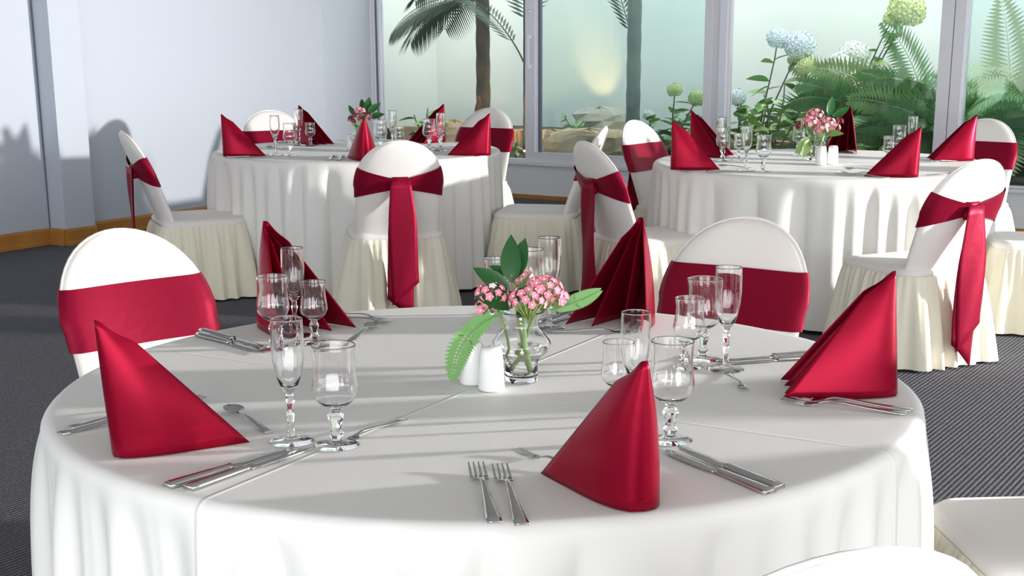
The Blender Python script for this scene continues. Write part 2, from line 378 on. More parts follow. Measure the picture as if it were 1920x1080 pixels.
def frond_mesh(L, pairs, lw, curl, mname, leaflen, hang=0., name='frond', n0=.12, ang=1.1, psi=0.):
    """frond rising along +x/+z and arching over; leaflets in pairs"""
    m = MB(); pts = []
    x = z = 0; a = curl[0]
    N = 24
    for i in range(N + 1):
        pts.append((x, 0, z)); x += L / N * math.cos(a); z += L / N * math.sin(a); a += (curl[1] - curl[0]) / N
    m.tube(pts, [.008 * L ** .5 * (1 - .85 * i / N) for i in range(N + 1)], 4)
    for k in range(pairs):
        t = n0 + (1 - n0) * k / pairs; f = t * N; i = min(int(f), N - 1); q = f - i
        p = Vector(pts[i]).lerp(Vector(pts[i + 1]), q); d = (Vector(pts[i + 1]) - Vector(pts[i])).normalized()
        ll = leaflen * (math.sin(math.pi * (.14 + .83 * (k / pairs))) ** .7)
        up = Vector((-d.z, 0, d.x))
        for sgn in (-1, 1):
            e = (d * math.cos(ang) + (Vector((0, math.cos(psi), 0)) + up * math.sin(psi)) * sgn * math.sin(ang)).normalized()
            e = (e + Vector((0, 0, -hang))).normalized()
            wv = d * lw
            a0 = p; a1 = p + e * ll * .45 + up * .0 + wv * .5; a2 = p + e * ll + Vector((0, 0, -hang * ll * .35)); a3 = p + e * ll * .4 - wv * .5
            m.add([a0, a1, a2, a3], [(0, 1, 2, 3)])
    return m.mesh(name, M[mname], smooth=False)

def palm(name, s, o, r0, r1, ztop, label, mt, bend=0., fr=(), sheath=False):
    t = thing(name, (*wp(s, o), .26), rz, label, 'palm', 'palms in the garden court')
    m = MB(); rows = []; N = 26
    for i in range(N + 1):
        q = i / N; z = q * (ztop - .26); r = (r0 + (r1 - r0) * q) * (1 + .05 * math.sin(q * 55))
        rows.append([(bend * q * q + r * math.cos(a), r * math.sin(a), z) for a in [2 * math.pi * k / 14 for k in range(14)]])
    m.grid(rows, True).build('trunk', M[mt], t)
    if sheath:
        a = MB().grid([[(-.045 + .03 * k - .02 * (k - 1) * 0, -r0 * 1.03 - .004 * (1 - abs(k - 1.5) / 1.5), .15 + j * .11) if not (j == 3) else (-.01 + .005 * k, -r0 * 1.02, .15 + j * .11) for k in range(4)] for j in range(4)]).build('bark_scale', M['sheath'], t, sol=.006)
        b = MB().add([(r0, -.02, .10), (r0 + .09, -.03, .36), (r0 + .03, 0, .20), (r0, .02, .02)], [(0, 1, 2), (0, 2, 3)]).build('peeling_sheath', M['trunk'], t, False, sol=.01)
    for (z, az, L, c0, c1, pairs, ll, hang) in fr:
        me = frond_mesh(L, int(pairs * .85), .030, (R_(c0), R_(c1)), 'palm', ll, hang, 'frond', n0=.22, ang=.95)
        f = link('frond', me, t); f.location = (bend * ((z - .26) / (ztop - .26)) ** 2, 0, z - .26); f.rotation_euler.z = R_(az)
    return t
palm('palm_tree', -.86, .85, .062, .058, 2.2, 'dark trunked palm with drooping fronds behind the left window', 'trunk', fr=[
    (1.50, 186, .9, 22, -75, 34, .40, .5), (1.46, 150, .95, 40, -70, 30, .36, .5), (1.50, 215, .9, 20, -60, 30, .36, .45), (1.6, 250, .8, 40, -60, 26, .34, .4)], sheath=True)
palm('slender_palm', -.36, .75, .026, .022, 2.1, 'thin palm stem with an arching frond beside the door frame', 'trunk', bend=.0, fr=[
    (.98, 180, 1.15, 62, 12, 30, .34, .1), (1.2, 120, .9, 70, 20, 22, .3, .1)])
palm('palm_tree', .60, .85, .058, .055, 2.2, 'grey palm trunk seen through the sliding door', 'trunkg', fr=[
    (1.13, 172, .75, 74, 60, 20, .24, .1), (1.52, 10, .7, 40, -40, 20, .25, .3)])

# hydrangeas
def floret_ball(r, n, k, seed):
    random.seed(seed); m = MB()
    for i in range(n):
        z = 1 - 1.75 * (i + .5) / n; t = i * 2.39996; q = math.sqrt(max(0, 1 - z * z))
        nrm = Vector((q * math.cos(t), q * math.sin(t), z)); p = nrm * r * random.uniform(.92, 1.06); p.z *= .85
        a = nrm.orthogonal().normalized(); b = nrm.cross(a); ph = random.uniform(0, 1.5); pr = r * .30
        for j in range(4):
            u = a * math.cos(ph + j * math.pi / 2) + b * math.sin(ph + j * math.pi / 2); vv = nrm.cross(u)
            m.add([p, p + u * pr * .6 + vv * pr * .42 + nrm * .004, p + u * pr - nrm * .008, p + u * pr * .6 - vv * pr * .42 + nrm * .004], [(0, 1, 2, 3)])
    m.lathe([(r * .15, -r * .6), (r * .55, -r * .3), (r * .7, 0), (r * .55, r * .36), (r * .12, r * .58)], 10)
    return m.mesh('flower_head', M[k], smooth=False)
HEAD = {k: floret_ball(.1, 90, k, i) for i, k in enumerate(('hyb', 'hyw', 'hyg'))}
def shrub(name, label, cat, group, s, o, z0, stems, leaf='leaf', seed=1, lsize=.15, nleaf=5):
    """stems: list of (ds, do, top z, head kind or None, head scale)"""
    random.seed(seed); t = thing(name, (*wp(s, o), z0), rz, label, cat, group)
    for (ds, do, zt, hk, hs) in stems:
        h = zt - z0; pts = []
        for i in range(7):
            q = i / 6; pts.append((ds * q ** 1.4 + .012 * math.sin(q * 7 + seed), do * q, h * q))
        MB().tube(pts, [.009 - .004 * i / 6 for i in range(7)], 5).build('stem', M['twig'], t)
        if hk:
            f = link('flower_head', HEAD[hk], t, loc=pts[-1], scale=hs, rot=(random.uniform(-.3, .3), random.uniform(-.3, .3), random.uniform(0, 3)))
        for k in range(int(nleaf * 1.5)):
            q = random.uniform(.18, .92); i = int(q * 6); p = Vector(pts[i]).lerp(Vector(pts[min(i + 1, 6)]), q * 6 - i)
            link('leaf', LEAF[random.choice((leaf, leaf, 'leafl'))], t, loc=p, rot=(random.uniform(-.6, .6), random.uniform(-.7, .35), random.uniform(0, 6.28)), scale=lsize * random.uniform(.7, 1.25))
    return t
HG = 'hydrangeas in the garden bed'
shrub('hydrangea', 'tall hydrangea with two pale blue flower heads side by side', 'hydrangea', HG, 1.70, .85, .26, [(.13, -.02, 1.22, 'hyb', .85), (.30, 0, 1.17, 'hyb', 1.15), (.02, .05, .72, None, 1), (.2, .1, .66, None, 1)], seed=2, nleaf=7)
shrub('hydrangea', 'low hydrangea with a single pale blue head beside the mullion', 'hydrangea', HG, 1.60, .7, .26, [(-.02, 0, .78, 'hyb', .7), (.12, .1, .62, None, 1), (-.05, .1, .85, None, 1)], seed=3, nleaf=7)
shrub('hydrangea', 'hydrangea with a lime green head in the middle window', 'hydrangea', HG, 2.05, .75, .26, [(.05, .05, 1.02, 'hyg', .75), (.2, .1, .8, None, 1), (-.1, .1, .7, None, 1), (.0, -.1, .62, None, 1)], seed=4, nleaf=8)
shrub('hydrangea', 'hydrangea with white heads among the fern fronds', 'hydrangea', HG, 2.30, .9, .26, [(.12, 0, 1.10, 'hyw', 1.15), (.06, -.1, 1.04, 'hyw', .95), (-.1, .1, .8, None, 1)], seed=5, nleaf=7)
shrub('hydrangea', 'leaning hydrangea stem with a big green head at the top', 'hydrangea', HG, 2.35, 1.0, .40, [(.40, 0, 1.42, 'hyg', 1.35), (.30, 0, 1.36, 'hyg', .7), (.46, .05, 1.46, None, 1)], seed=6, nleaf=4)
shrub('hydrangea', 'small hydrangea with two lime heads behind the sliding door', 'hydrangea', HG, .98, .85, .26, [(-.02, 0, .82, 'hyg', .62), (.18, 0, .76, 'hyg', .70), (.08, -.1, .6, None, 1), (.2, .05, .62, None, 1)], seed=7, nleaf=8)
shrub('hydrangea', 'tiny hydrangea with one white head left of the lime ones', 'hydrangea', HG, .82, .75, .26, [(-.03, 0, .62, 'hyw', .5), (.06, .05, .5, None, 1)], seed=8, nleaf=8)
SG = 'leafy shrubs in the garden bed'
shrub('leafy_shrub', 'leafy green shrub below the two blue hydrangea heads', 'shrub', SG, 1.78, .6, .26, [(-.1, 0, .66, None, 1), (.08, 0, .74, None, 1), (.2, .05, .6, None, 1), (0, -.1, .52, None, 1)], 'leafl', 9, .10, 10)
shrub('leafy_shrub', 'leafy green shrub behind the pink flowers of the right table', 'shrub', SG, 2.25, .55, .26, [(-.12, 0, .62, None, 1), (.05, 0, .72, None, 1), (.2, .05, .66, None, 1), (0, -.1, .5, None, 1)], 'leaf', 10, .12, 10)
shrub('leafy_shrub', 'light green shrub between the lime hydrangea and the ferns', 'shrub', SG, 2.0, .45, .26, [(-.1, 0, .82, None, 1), (.06, 0, .9, None, 1), (.18, .05, .74, None, 1), (-.2, 0, .7, None, 1)], 'leafl', 15, .11, 9)
shrub('leafy_shrub', 'dark leafy shrub seen behind the napkins of the left table', 'shrub', SG, -1.2, .45, .26, [(-.1, 0, .58, None, 1), (.05, 0, .64, None, 1), (.16, .05, .55, None, 1)], 'leafd', 11, .13, 9)
shrub('leafy_shrub', 'small green plant growing among the boulders', 'shrub', SG, .12, .75, .40, [(-.1, 0, .60, None, 1), (.08, 0, .56, None, 1)], 'leaf', 12, .09, 8)
shrub('leafy_shrub', 'small leafy plant at the base of the glowing palm stem', 'shrub', SG, -.22, .35, .26, [(-.03, 0, .44, None, 1), (.03, 0, .42, None, 1)], 'leaf', 13, .07, 7)
shrub('leafy_shrub', 'leafy plant between the grey palm and the lime hydrangea', 'shrub', SG, 1.25, .55, .26, [(-.1, 0, .55, None, 1), (.1, 0, .6, None, 1), (.2, .05, .52, None, 1)], 'leaf', 14, .10, 10)

# ferns
FG = 'ferns in the garden bed'
def fern(s, o, z0, label, seed, fronds, ll=.20):
    random.seed(seed); t = thing('fern', (*wp(s, o), z0), rz, label, 'fern', FG)
    MB().lathe([(.05, .26 - z0), (.07, .30 - z0), (.04, .02)], 10).build('root_crown', M['trunk'], t)
    for (az, L, c0, c1, k) in fronds:
        me = frond_mesh(L, 34, .030, (R_(c0), R_(c1)), k, ll * L / .8, .12, psi=R_(58) * abs(math.cos(R_(az))))
        link('frond', me, t, rot=(0, 0, R_(az)), loc=(random.uniform(-.03, .03), random.uniform(-.03, .03), 0))
def rnd_fronds(seed, n, L0, L1, kinds):
    random.seed(seed); return [(random.uniform(150, 390), random.uniform(L0, L1), random.uniform(58, 92), random.uniform(-75, 5), random.choice(kinds)) for _ in range(n)]
fern(2.55, .85, .36, 'dense green fern beside the white hydrangea heads', 1, rnd_fronds(1, 22, .6, 1.0, ('fern', 'fern2', 'fern2')) + [(180, 1.0, 80, 10, 'fern3')])
fern(2.95, .95, .42, 'tall fern with a brown curled frond left of the right mullion', 2, rnd_fronds(2, 20, .7, 1.1, ('fern', 'fern2', 'fern3')) + [(175, 1.05, 92, 40, 'fern2'), (200, .9, 85, -20, 'fern3')])
fern(3.20, .60, .34, 'pale hanging fern just left of the right mullion', 3, rnd_fronds(3, 16, .55, .9, ('fern3', 'fern', 'fern2')))
fern(2.80, .50, .26, 'low dark fern behind the red napkin of the right table', 6, rnd_fronds(6, 18, .45, .75, ('fern2', 'fern2', 'fern')))
fern(3.60, .80, .40, 'upright fern right of the mullion reaching above the others', 4, rnd_fronds(4, 20, .7, 1.1, ('fern', 'fern2', 'fern3')) + [(190, 1.1, 92, 75, 'fern3'), (10, 1.05, 85, 40, 'fern3')])
fern(3.95, .55, .34, 'dense fern at the right edge of the picture', 5, rnd_fronds(5, 20, .6, 1.0, ('fern2', 'fern', 'fern2')))

# ------------------------------------------------------------------ tables and cloths
TZ = .67
TABLES = {'near': ((-.08, 2.41), .745), 'left': ((-.92, 7.5), .75), 'right': ((1.37, 6.76), .80)}
def cloth(key, label, seed, material, nf):
    (cx, cy), R = TABLES[key]; random.seed(seed); N = 720
    ph = [random.uniform(0, 6) for _ in range(6)]
    def fold(a):
        w1 = nf / 2 * a + ph[0] + 1.1 * math.sin(3 * a + ph[1]) + .6 * math.sin(7 * a + ph[2])
        big = abs(math.sin(w1)) ** .8 * 1.5 - 1.05                      # rounded pleats with tight valleys
        mod = .62 + .38 * math.sin(4 * a + ph[3])
        return big * mod + .30 * math.sin((2 * nf + 3) * a + ph[4]) * (1 - mod) + .25 * math.sin(5 * a + ph[5])
    prof = []                                  # (radius, z, fold amount, t)
    for r in (.02, .2, .45, .65, .8, .9, .95): prof.append((R * r, TZ, 0))
    rr = .022
    for k in range(7):
        a = math.pi / 2 * k / 6; prof.append((R - rr + rr * math.sin(a), TZ - rr + rr * math.cos(a), .004 * (k / 6) ** 2))
    for k in range(1, 21):
        t = (k / 20) ** 1.5; prof.append((R + .014 * t ** .8, TZ - rr - (TZ - rr - .018) * t, .052 * (1 - math.exp(-t / .13))))
    rows = []
    for r, z, am in prof:
        rows.append([((r + am * fold(a)) * math.cos(a), (r + am * fold(a)) * math.sin(a), z) for a in [2 * math.pi * k / N for k in range(N)]])
    m = MB().grid(rows, True); m.f.append(tuple(reversed(range(N))))
    o = m.build('tablecloth', material); o.location = (cx, cy, 0); tag(o, label, 'tablecloth', 'white floor length tablecloths')
    t = thing('round_table', (cx, cy, 0), 0, label.replace('white floor length tablecloth on', 'round wooden table under the white cloth of').replace('of the', 'of the'), 'table', 'round banquet tables')
    MB().lathe([(R - .04, TZ - .03), (R - .03, TZ - .026), (R - .03, TZ - .008), (R - .04, TZ - .004)], 64).build('tabletop', M['tablewood'], t)
    for k in range(4):
        a = math.pi / 4 + k * math.pi / 2
        MB().tube([(.45 * math.cos(a), .45 * math.sin(a), TZ - .03), (.52 * math.cos(a), .52 * math.sin(a), .0)], .016, 8).build('leg', M['tubesteel'], t)
    return o
near_c = creased_cloth('creased table linen', (-.119 + .08, 2.343 - 2.41), math.atan2(2.728 - 2.079, .105 + .253))
cloth('near', 'white floor length tablecloth on the large front table', 1, near_c, 26)
cloth('left', 'white floor length tablecloth on the back left table', 2, M['cloth'], 24)
cloth('right', 'white floor length tablecloth on the back right table', 3, M['cloth'], 25)

# ------------------------------------------------------------------ chairs
CW = .195; CT = .024; ZB = .375; ZTOP = .808
def back_pt(u, v, off):
    """u -1..1 across, v 0..1 up the back, off = signed distance from the mid surface (+ front)"""
    vb = .52
    ww = CW * (1 - .04 * (1 - v)) if v < vb else CW * math.sqrt(max(0, 1 - ((v - vb) / (1 - vb)) ** 2.3))
    x = u * ww
    y = -.175 - .165 * max(0., v) ** 1.1 + .022 * (x / CW) ** 2 + off
    return (x, y, ZB + (ZTOP - ZB) * v)
def thick(u, v): return CT * math.sqrt(max(0, 1 - abs(u) ** 5)) * math.sqrt(max(0, 1 - max(0, v) ** 14))
def chair_meshes():
    out = {}
    us = [-1, -.97, -.9, -.78, -.6, -.4, -.2, 0, .2, .4, .6, .78, .9, .97, 1]
    vs = [-.06, .0, .12, .25, .38, .5, .58, .66, .74, .81, .87, .92, .96, .985, 1]
    rows = []
    for v in vs:
        rows.append([back_pt(u, v, thick(u, v)) for u in us] + [back_pt(u, v, -thick(u, v)) for u in reversed(us[1:-1])])
    out['back_cover'] = MB().grid(rows, True).mesh('back_cover', M['cover'])
    # seam along the arch
    pts = []
    for k in range(25):
        a = math.pi * k / 24; v = .52 + .48 * math.sin(a) ** .87; x = -CW * math.cos(a)
        pts.append((x, -.175 - .165 * v ** 1.1 + .022 * (x / CW) ** 2, ZB + (ZTOP - ZB) * v + .001))
    out['seam'] = MB().tube(pts, .0035, 6).mesh('seam', M['cover'])
    # seat cover: rounded slab
    def rr(q, hx, y0, y1, c=.07):
        p = []
        for (cx, cy, a0) in ((hx - c, y1 - c, 0), (-hx + c, y1 - c, 90), (-hx + c, y0 + c, 180), (hx - c, y0 + c, 270)):
            for k in range(6):
                a = R_(a0 + 18 * k); p.append((cx + (c + q) * math.cos(a), cy + (c + q) * math.sin(a)))
        return p
    rows = []
    for q, z in ((-.0, .352), (.004, .362), (.002, .378), (-.012, .389), (-.045, .395)):
        rows.append([(x, y, z) for x, y in rr(q, .205, -.20, .205)])
    m = MB().grid(rows, True); m.f.append(tuple(range(96, 120)))
    out['seat_cover'] = m.mesh('seat_cover', M['cover'])
    # pleated skirt
    path = rr(.004, .205, -.205, .205); dense = []
    n = len(path)
    tot = []
    for i in range(n):
        a = Vector(path[i]); b = Vector(path[(i + 1) % n]); k = max(1, int((b - a).length / .007))
        for j in range(k): tot.append(a.lerp(b, j / k))
    N = len(tot); cen = Vector((0, 0)); random.seed(5); ph = [random.uniform(0, 6) for _ in range(4)]
    rows = []
    for t in (0, .06, .15, .3, .5, .7, .85, 1):
        row = []
        for i, p in enumerate(tot):
            nrm = (tot[(i + 1) % N] - tot[i - 1]).normalized(); nrm = Vector((nrm.y, -nrm.x))
            s = i / N
            fine = math.sin(s * 2 * math.pi * 52 + ph[0]); broad = math.sin(s * 2 * math.pi * 19 + ph[1] + 1.2 * math.sin(s * 2 * math.pi * 5)) + .5 * math.sin(s * 2 * math.pi * 11 + ph[2])
            q = .001 + .068 * t ** .8 + fine * .004 * (1 - t) ** .6 * (t > 0) + broad * .020 * t ** .7
            pp = p + nrm * q; row.append((pp.x, pp.y, .362 - .352 * t))
        rows.append(row)
    out['skirt'] = MB().grid(rows, True).mesh('skirt', M['skirt'])
    # sash: full band in front, gathered into a knot behind
    H0, H1 = .415, .735
    rows = []
    for j in range(8):
        q = j / 7; row = []
        fu = [-1 + 2 * k / 20 for k in range(21)]
        for u in fu:
            v = H0 + (H1 - H0) * q; p = back_pt(u * 1.0, v, thick(u, v) + .0045); row.append((p[0] * 1.035, p[1], p[2]))
        for u in reversed(fu):
            g = max(0., 1 - abs(u)) ** .8; mid = .575 - .015 * g; hh = (H1 - H0) / 2 * (1 - .72 * g)
            v = mid + hh * (2 * q - 1); rip = .004 * g * math.sin(q * 15 + 2 * u)
            p = back_pt(u, v, -thick(u, v) - .0045 - .010 * g - abs(rip)); row.append((p[0] * 1.035, p[1], p[2]))
        rows.append(row)
    out['sash'] = MB().grid(rows, True).mesh('sash', M['sash'])
    kz = back_pt(0, .56, 0); ky = kz[1] - CT - .018
    rows = []
    for i in range(9):
        a = math.pi * i / 8; rows.append([(-.036 * math.cos(a) * (1 + .1 * math.sin(k * 2)), ky + .012 - .016 * math.sin(a) ** .6, kz[2] - .034 + .068 * k / 6 + .004 * math.sin(k)) for k in range(7)])
    out['sash_knot'] = MB().grid(rows).mesh('sash_knot', M['sash'])
    def tail(w0, w1, zt, zb, yoff, x0, x1, cut):
        rows = []; n = 14
        for i in range(n + 1):
            q = i / n; ww = w0 + (w1 - w0) * min(1, q * 3); x = x0 + (x1 - x0) * q
            row = []
            for k in range(9):
                c = -1 + k / 4; z = zt + (zb - zt) * q + (cut * c * max(0, q - .75) * 4 if q > .75 else 0)
                row.append((x + c * ww, ky - .008 - yoff + .004 * q + .006 * math.sin(q * 6 + c * 2) - .004 * (1 - c * c), z))
            rows.append(row)
        return MB().grid(rows).mesh('sash_tail', M['sash'])
    out['tail_a'] = tail(.045, .062, kz[2] + .02, .13, .006, 0, .012, .05)
    out['tail_b'] = tail(.04, .058, kz[2], .06, .0, .004, -.012, -.05)
    return out
CM = chair_meshes()
def chair(x, y, face, label, var=0):
    """face = direction (deg) in which the sitter looks"""
    t = thing('banquet_chair', (x, y, 0), R_(face - 90), label, 'chair', 'covered banquet chairs with burgundy sashes')
    b = link('back_cover', CM['back_cover'], t); link('seam', CM['seam'], b)
    link('seat_cover', CM['seat_cover'], t); link('skirt', CM['skirt'], t)
    s = link('sash', CM['sash'], t); s['label'] = 'burgundy satin sash'
    link('sash_knot', CM['sash_knot'], s, sol=.003)
    link('sash_tail', CM['tail_a'], s, sol=.0015); link('sash_tail', CM['tail_b'], s, sol=.0015)
    return t
chair(-.765, 3.13, -46, 'white covered chair at the left of the front table, sash band brightly lit')
chair(.377, 3.307, -121, 'covered chair facing the camera behind the right side of the front table')
chair(1.51, 5.586, 118, 'brightly lit covered chair with burgundy bow and tails at the right, seen from behind')
chair(-.648, 6.55, 102, 'covered chair seen from behind with wide burgundy bow before the back left table')
chair(.52, 6.34, 27, 'covered chair turned right with burgundy bow, left of the back right table')
chair(.03, 7.25, 170, 'covered chair facing left with its seat and long pleated skirt right of the left table')
chair(.80, 7.48, -38, 'covered chair with lit sash just left behind the back right table')
chair(-.41, 8.65, -116, 'covered chair at the back right of the left table before the dark palm')
chair(-1.45, 8.4, -64, 'covered chair at the back left of the left table against the wall')
chair(-1.66, 7.0, 25, 'covered chair seen in profile with hanging bow, leftmost by the wall')
chair(2.28, 7.55, 235, 'covered chair facing the camera at the back right of the right table')
chair(2.22, 6.2, 172, 'chair at the right edge with only its cream pleated skirt and seat in view')
chair(.975, 2.43, 184, 'chair at the lower right with only its wide beige seat in view')
chair(.21, 1.537, 106, 'chair at the bottom right with only the top of its white back in view')

chair(1.54, 2.02, 0, 'unseen covered chair added beyond the right edge to shade the front table')  # invented out of view so its back shades the front table

# ------------------------------------------------------------------ napkins
def napkin(x, y, axis, L, half, h, lean, label, layers=2, asym=0., seed=0):
    random.seed(seed); t = thing('folded_napkin', (x, y, TZ + .002), R_(axis), label, 'napkin', 'burgundy standing napkins')
    def layer(name, L, w, x0, pw, hh, ripple, top):
        rows = []; nt = 40; ns = 16
        for j in range(ns + 1):
            s = j / ns; row = []
            for i in range(nt + 1):
                tt = -1 + 2 * i / nt; a = abs(tt); sg = math.copysign(1, tt) if tt else 0
                cx = x0 + (L - x0) * a ** 1.3; cy = sg * w * a ** pw * (1 + asym * sg)
                k = (1 - s) + top * s
                bul = math.sin(math.pi * s) * .007 * a * (1 - a) * 4
                px_ = cx * k + lean * s * (1 - .0 * s); py_ = cy * k + sg * bul + ripple * math.sin(a * 9 + seed) * (1 - s) * a * .5
                # the crown of the fold rounds over at the very top
                row.append((px_, py_, hh * (s - .10 * a * a * max(0, s - .82) * 5)))
            rows.append(row)
        return MB().grid(rows).build(name, M['napkin'], t, sol=.0014)
    w = L * math.tan(R_(half))
    layer('outer_fold', L, w, 0, .5, h, .002, .10)
    if layers > 1: layer('inner_fold', L * .97, w * .38, .016, .75, h * .975, .001, .06)
    return t
napkin(-.606, 1.958, 41, .185, 19, .203, -.014, 'burgundy napkin at the front left of the front table', seed=1)
napkin(-.565, 2.955, -47, .19, 26, .212, .004, 'burgundy napkin at the back left of the front table behind the wine glasses', 3, seed=2)
napkin(.232, 3.03, 243, .18, 27, .21, 0., 'burgundy napkin at the back right of the front table showing inner folds', 3, seed=3)
napkin(.618, 2.325, 171, .195, 20, .21, .016, 'burgundy napkin at the right edge of the front table with three tips', 3, seed=4)
napkin(.142, 1.715, 109, .195, 20, .197, .004, 'burgundy napkin with glossy rounded fold nearest the camera', seed=5)
napkin(-1.535, 7.07, 22, .20, 21, .205, .0, 'burgundy napkin at the left edge of the back left table', seed=6)
napkin(-1.29, 7.92, -42, .20, 21, .205, .0, 'burgundy napkin at the far left of the back left table by the wall', seed=7)
napkin(-.80, 6.80, 100, .20, 21, .20, .0, 'burgundy napkin standing behind the bow chair on the left table', seed=8)
napkin(-.50, 8.06, 220, .20, 21, .205, .0, 'burgundy napkin at the far right of the back left table before the shrub', seed=9)
napkin(-.215, 7.12, 158, .20, 21, .205, .0, 'burgundy napkin at the right edge of the back left table', seed=10)
napkin(.615, 6.36, 20, .205, 20, .215, .0, 'burgundy napkin at the left edge of the back right table', seed=11)
napkin(.78, 7.13, -28, .20, 25, .22, .0, 'burgundy napkin with dark inner fold at the far left of the right table', 3, seed=12)
napkin(1.63, 7.42, 246, .19, 24, .225, .0, 'burgundy napkin at the far side of the right table before the ferns', 3, seed=13)
napkin(1.63, 6.03, 150, .21, 22, .21, .0, 'burgundy napkin at the near right of the back right table beside the bow chair', seed=14)
napkin(2.11, 6.84, 172, .21, 22, .215, .0, 'burgundy napkin at the right end of the back right table', 3, seed=15)

# ------------------------------------------------------------------ glasses
def glass_set():
    out = {}
    def vessel(prof, th, z0in):
        inn = [(max(.0008, r - th), z) for r, z in prof if z > z0in]; inn = inn[::-1] + [(.0008, z0in)]
        r1, z1 = prof[-1]; return prof[:-1] + [(r1 - .0001, z1 - .0012), (r1, z1), (r1 - th * .5, z1 + .0007), (r1 - th, z1)] + [(r1 - th, z1 - .0012)] + inn[1:]
    gob = [(.006, .056), (.012, .059), (.022, .065), (.030, .073), (.0345, .084), (.0345, .092), (.0322, .106), (.0308, .120), (.0312, .138), (.0325, .153)]
    out['goblet'] = (vessel(gob, .0016, .064), [(.0075, .006), (.0085, .012), (.0115, .018), (.0080, .024), (.0075, .028), (.0120, .042), (.0125, .046), (.0080, .054), (.0085, .0575)])
    flu = [(.005, .074), (.008, .078), (.014, .088), (.0195, .104), (.0232, .124), (.0245, .145), (.0243, .168), (.0238, .188)]
    out['flute'] = (vessel(flu, .0015, .084), [(.0065, .006), (.0055, .014), (.0045, .030), (.0062, .042), (.0045, .050), (.0068, .060), (.0072, .064), (.0052, .070), (.006, .0755)])
    foot = [(.0335, .0004), (.0338, .0016), (.030, .0030), (.018, .0045), (.010, .0062), (.007, .0085)]
    res = {}
    for k, (b, s) in out.items():
        res[k] = (MB().lathe(b, 28).mesh('bowl', M['glass']), MB().lathe(s, 7).mesh('stem', M['glass'], False), MB().lathe(foot, 28).mesh('foot', M['glass']))
    return res
GS = glass_set()
def glass(kind, x, y, label, k=1.0, group='stemmed glasses on the front table'):
    nm = {'goblet': 'water_goblet', 'flute': 'champagne_flute', 'small': 'wine_glass'}[kind]
    t = thing(nm, (x, y, TZ + .0012), random.uniform(0, 6), label, {'goblet': 'goblet', 'flute': 'flute', 'small': 'wine glass'}[kind], group)
    sc_ = k * (.80 if kind == 'small' else 1.0)
    for n, me in zip(('bowl', 'stem', 'foot'), GS['flute' if kind == 'flute' else 'goblet']): link(n, me, t, scale=sc_)
    return t
random.seed(9)
FT = 'front table'
glass('flute', -.363, 2.038, 'clear champagne flute between the front left napkin and goblet')
glass('goblet', -.292, 2.016, 'large clear goblet at the left of the front table, nearest the knives')
glass('goblet', -.502, 2.685, 'clear goblet before the back left napkin, leftmost of three', .93)
glass('small', -.432, 2.734, 'small clear wine glass before the back left napkin, rightmost of three', 1.0)
glass('flute', -.481, 2.80, 'clear champagne flute overlapping the back left napkin', .95)
glass('flute', .033, 2.881, 'clear champagne flute standing right behind the pink flowers')
glass('goblet', -.012, 2.955, 'clear goblet hidden behind the pink flowers')
glass('small', -.082, 3.03, 'small clear wine glass behind the dark leaves of the posy')
glass('small', .284, 2.526, 'small clear wine glass left in the group before the facing chair', 1.05)
glass('goblet', .318, 2.59, 'clear goblet at the back of the group before the facing chair')
glass('flute', .350, 2.505, 'clear champagne flute right in the group before the facing chair')
glass('goblet', .206, 2.044, 'large clear goblet right behind the nearest napkin')
glass('flute', .158, 2.135, 'clear flute half hidden behind the nearest napkin', .95)
glass('small', .135, 2.19, 'small clear wine glass left behind the nearest napkin', .98)
def bglass(kind, x, y, label, tb): glass(kind, x, y, label, 1.02, 'stemmed glasses on the back %s table' % tb)
bglass('flute', -1.29, 7.16, 'champagne flute beside the leftmost napkin of the left table', 'left')
bglass('goblet', -1.21, 7.13, 'goblet beside the flute at the left of the left table', 'left')
bglass('flute', -1.27, 7.78, 'champagne flute before the far left napkin of the left table', 'left')
bglass('small', -1.20, 7.72, 'wine glass before the far left napkin of the left table', 'left')
bglass('goblet', -.79, 7.42, 'goblet just right of the middle napkin on the left table', 'left')
bglass('flute', -.75, 7.62, 'champagne flute in the cluster behind the bow chair', 'left')
bglass('small', -.69, 7.40, 'wine glass in the cluster behind the bow chair', 'left')
bglass('goblet', -.545, 7.5, 'goblet left of the rightmost napkin on the left table', 'left')
bglass('small', -.50, 7.66, 'wine glass between goblet and flute at the right of the left table', 'left')
bglass('flute', -.475, 7.40, 'champagne flute left of the rightmost napkin on the left table', 'left')
bglass('goblet', .905, 6.83, 'goblet behind the leftmost napkins of the right table', 'right')
bglass('flute', .92, 7.02, 'champagne flute farthest back at the left of the right table', 'right')
bglass('small', .985, 6.86, 'wine glass between flute and goblet on the right table', 'right')
bglass('flute', .945, 6.34, 'champagne flute near the left front of the right table', 'right')
bglass('goblet', 1.015, 6.30, 'goblet near the left front of the right table', 'right')
bglass('goblet', 1.32, 7.12, 'goblet left of the pink posy on the right table', 'right')
bglass('small', 1.66, 6.69, 'wine glass left behind the near right napkin of the right table', 'right')
bglass('goblet', 1.78, 6.98, 'goblet behind the near right napkin of the right table', 'right')
bglass('flute', 1.88, 7.12, 'champagne flute farthest right on the right table', 'right')

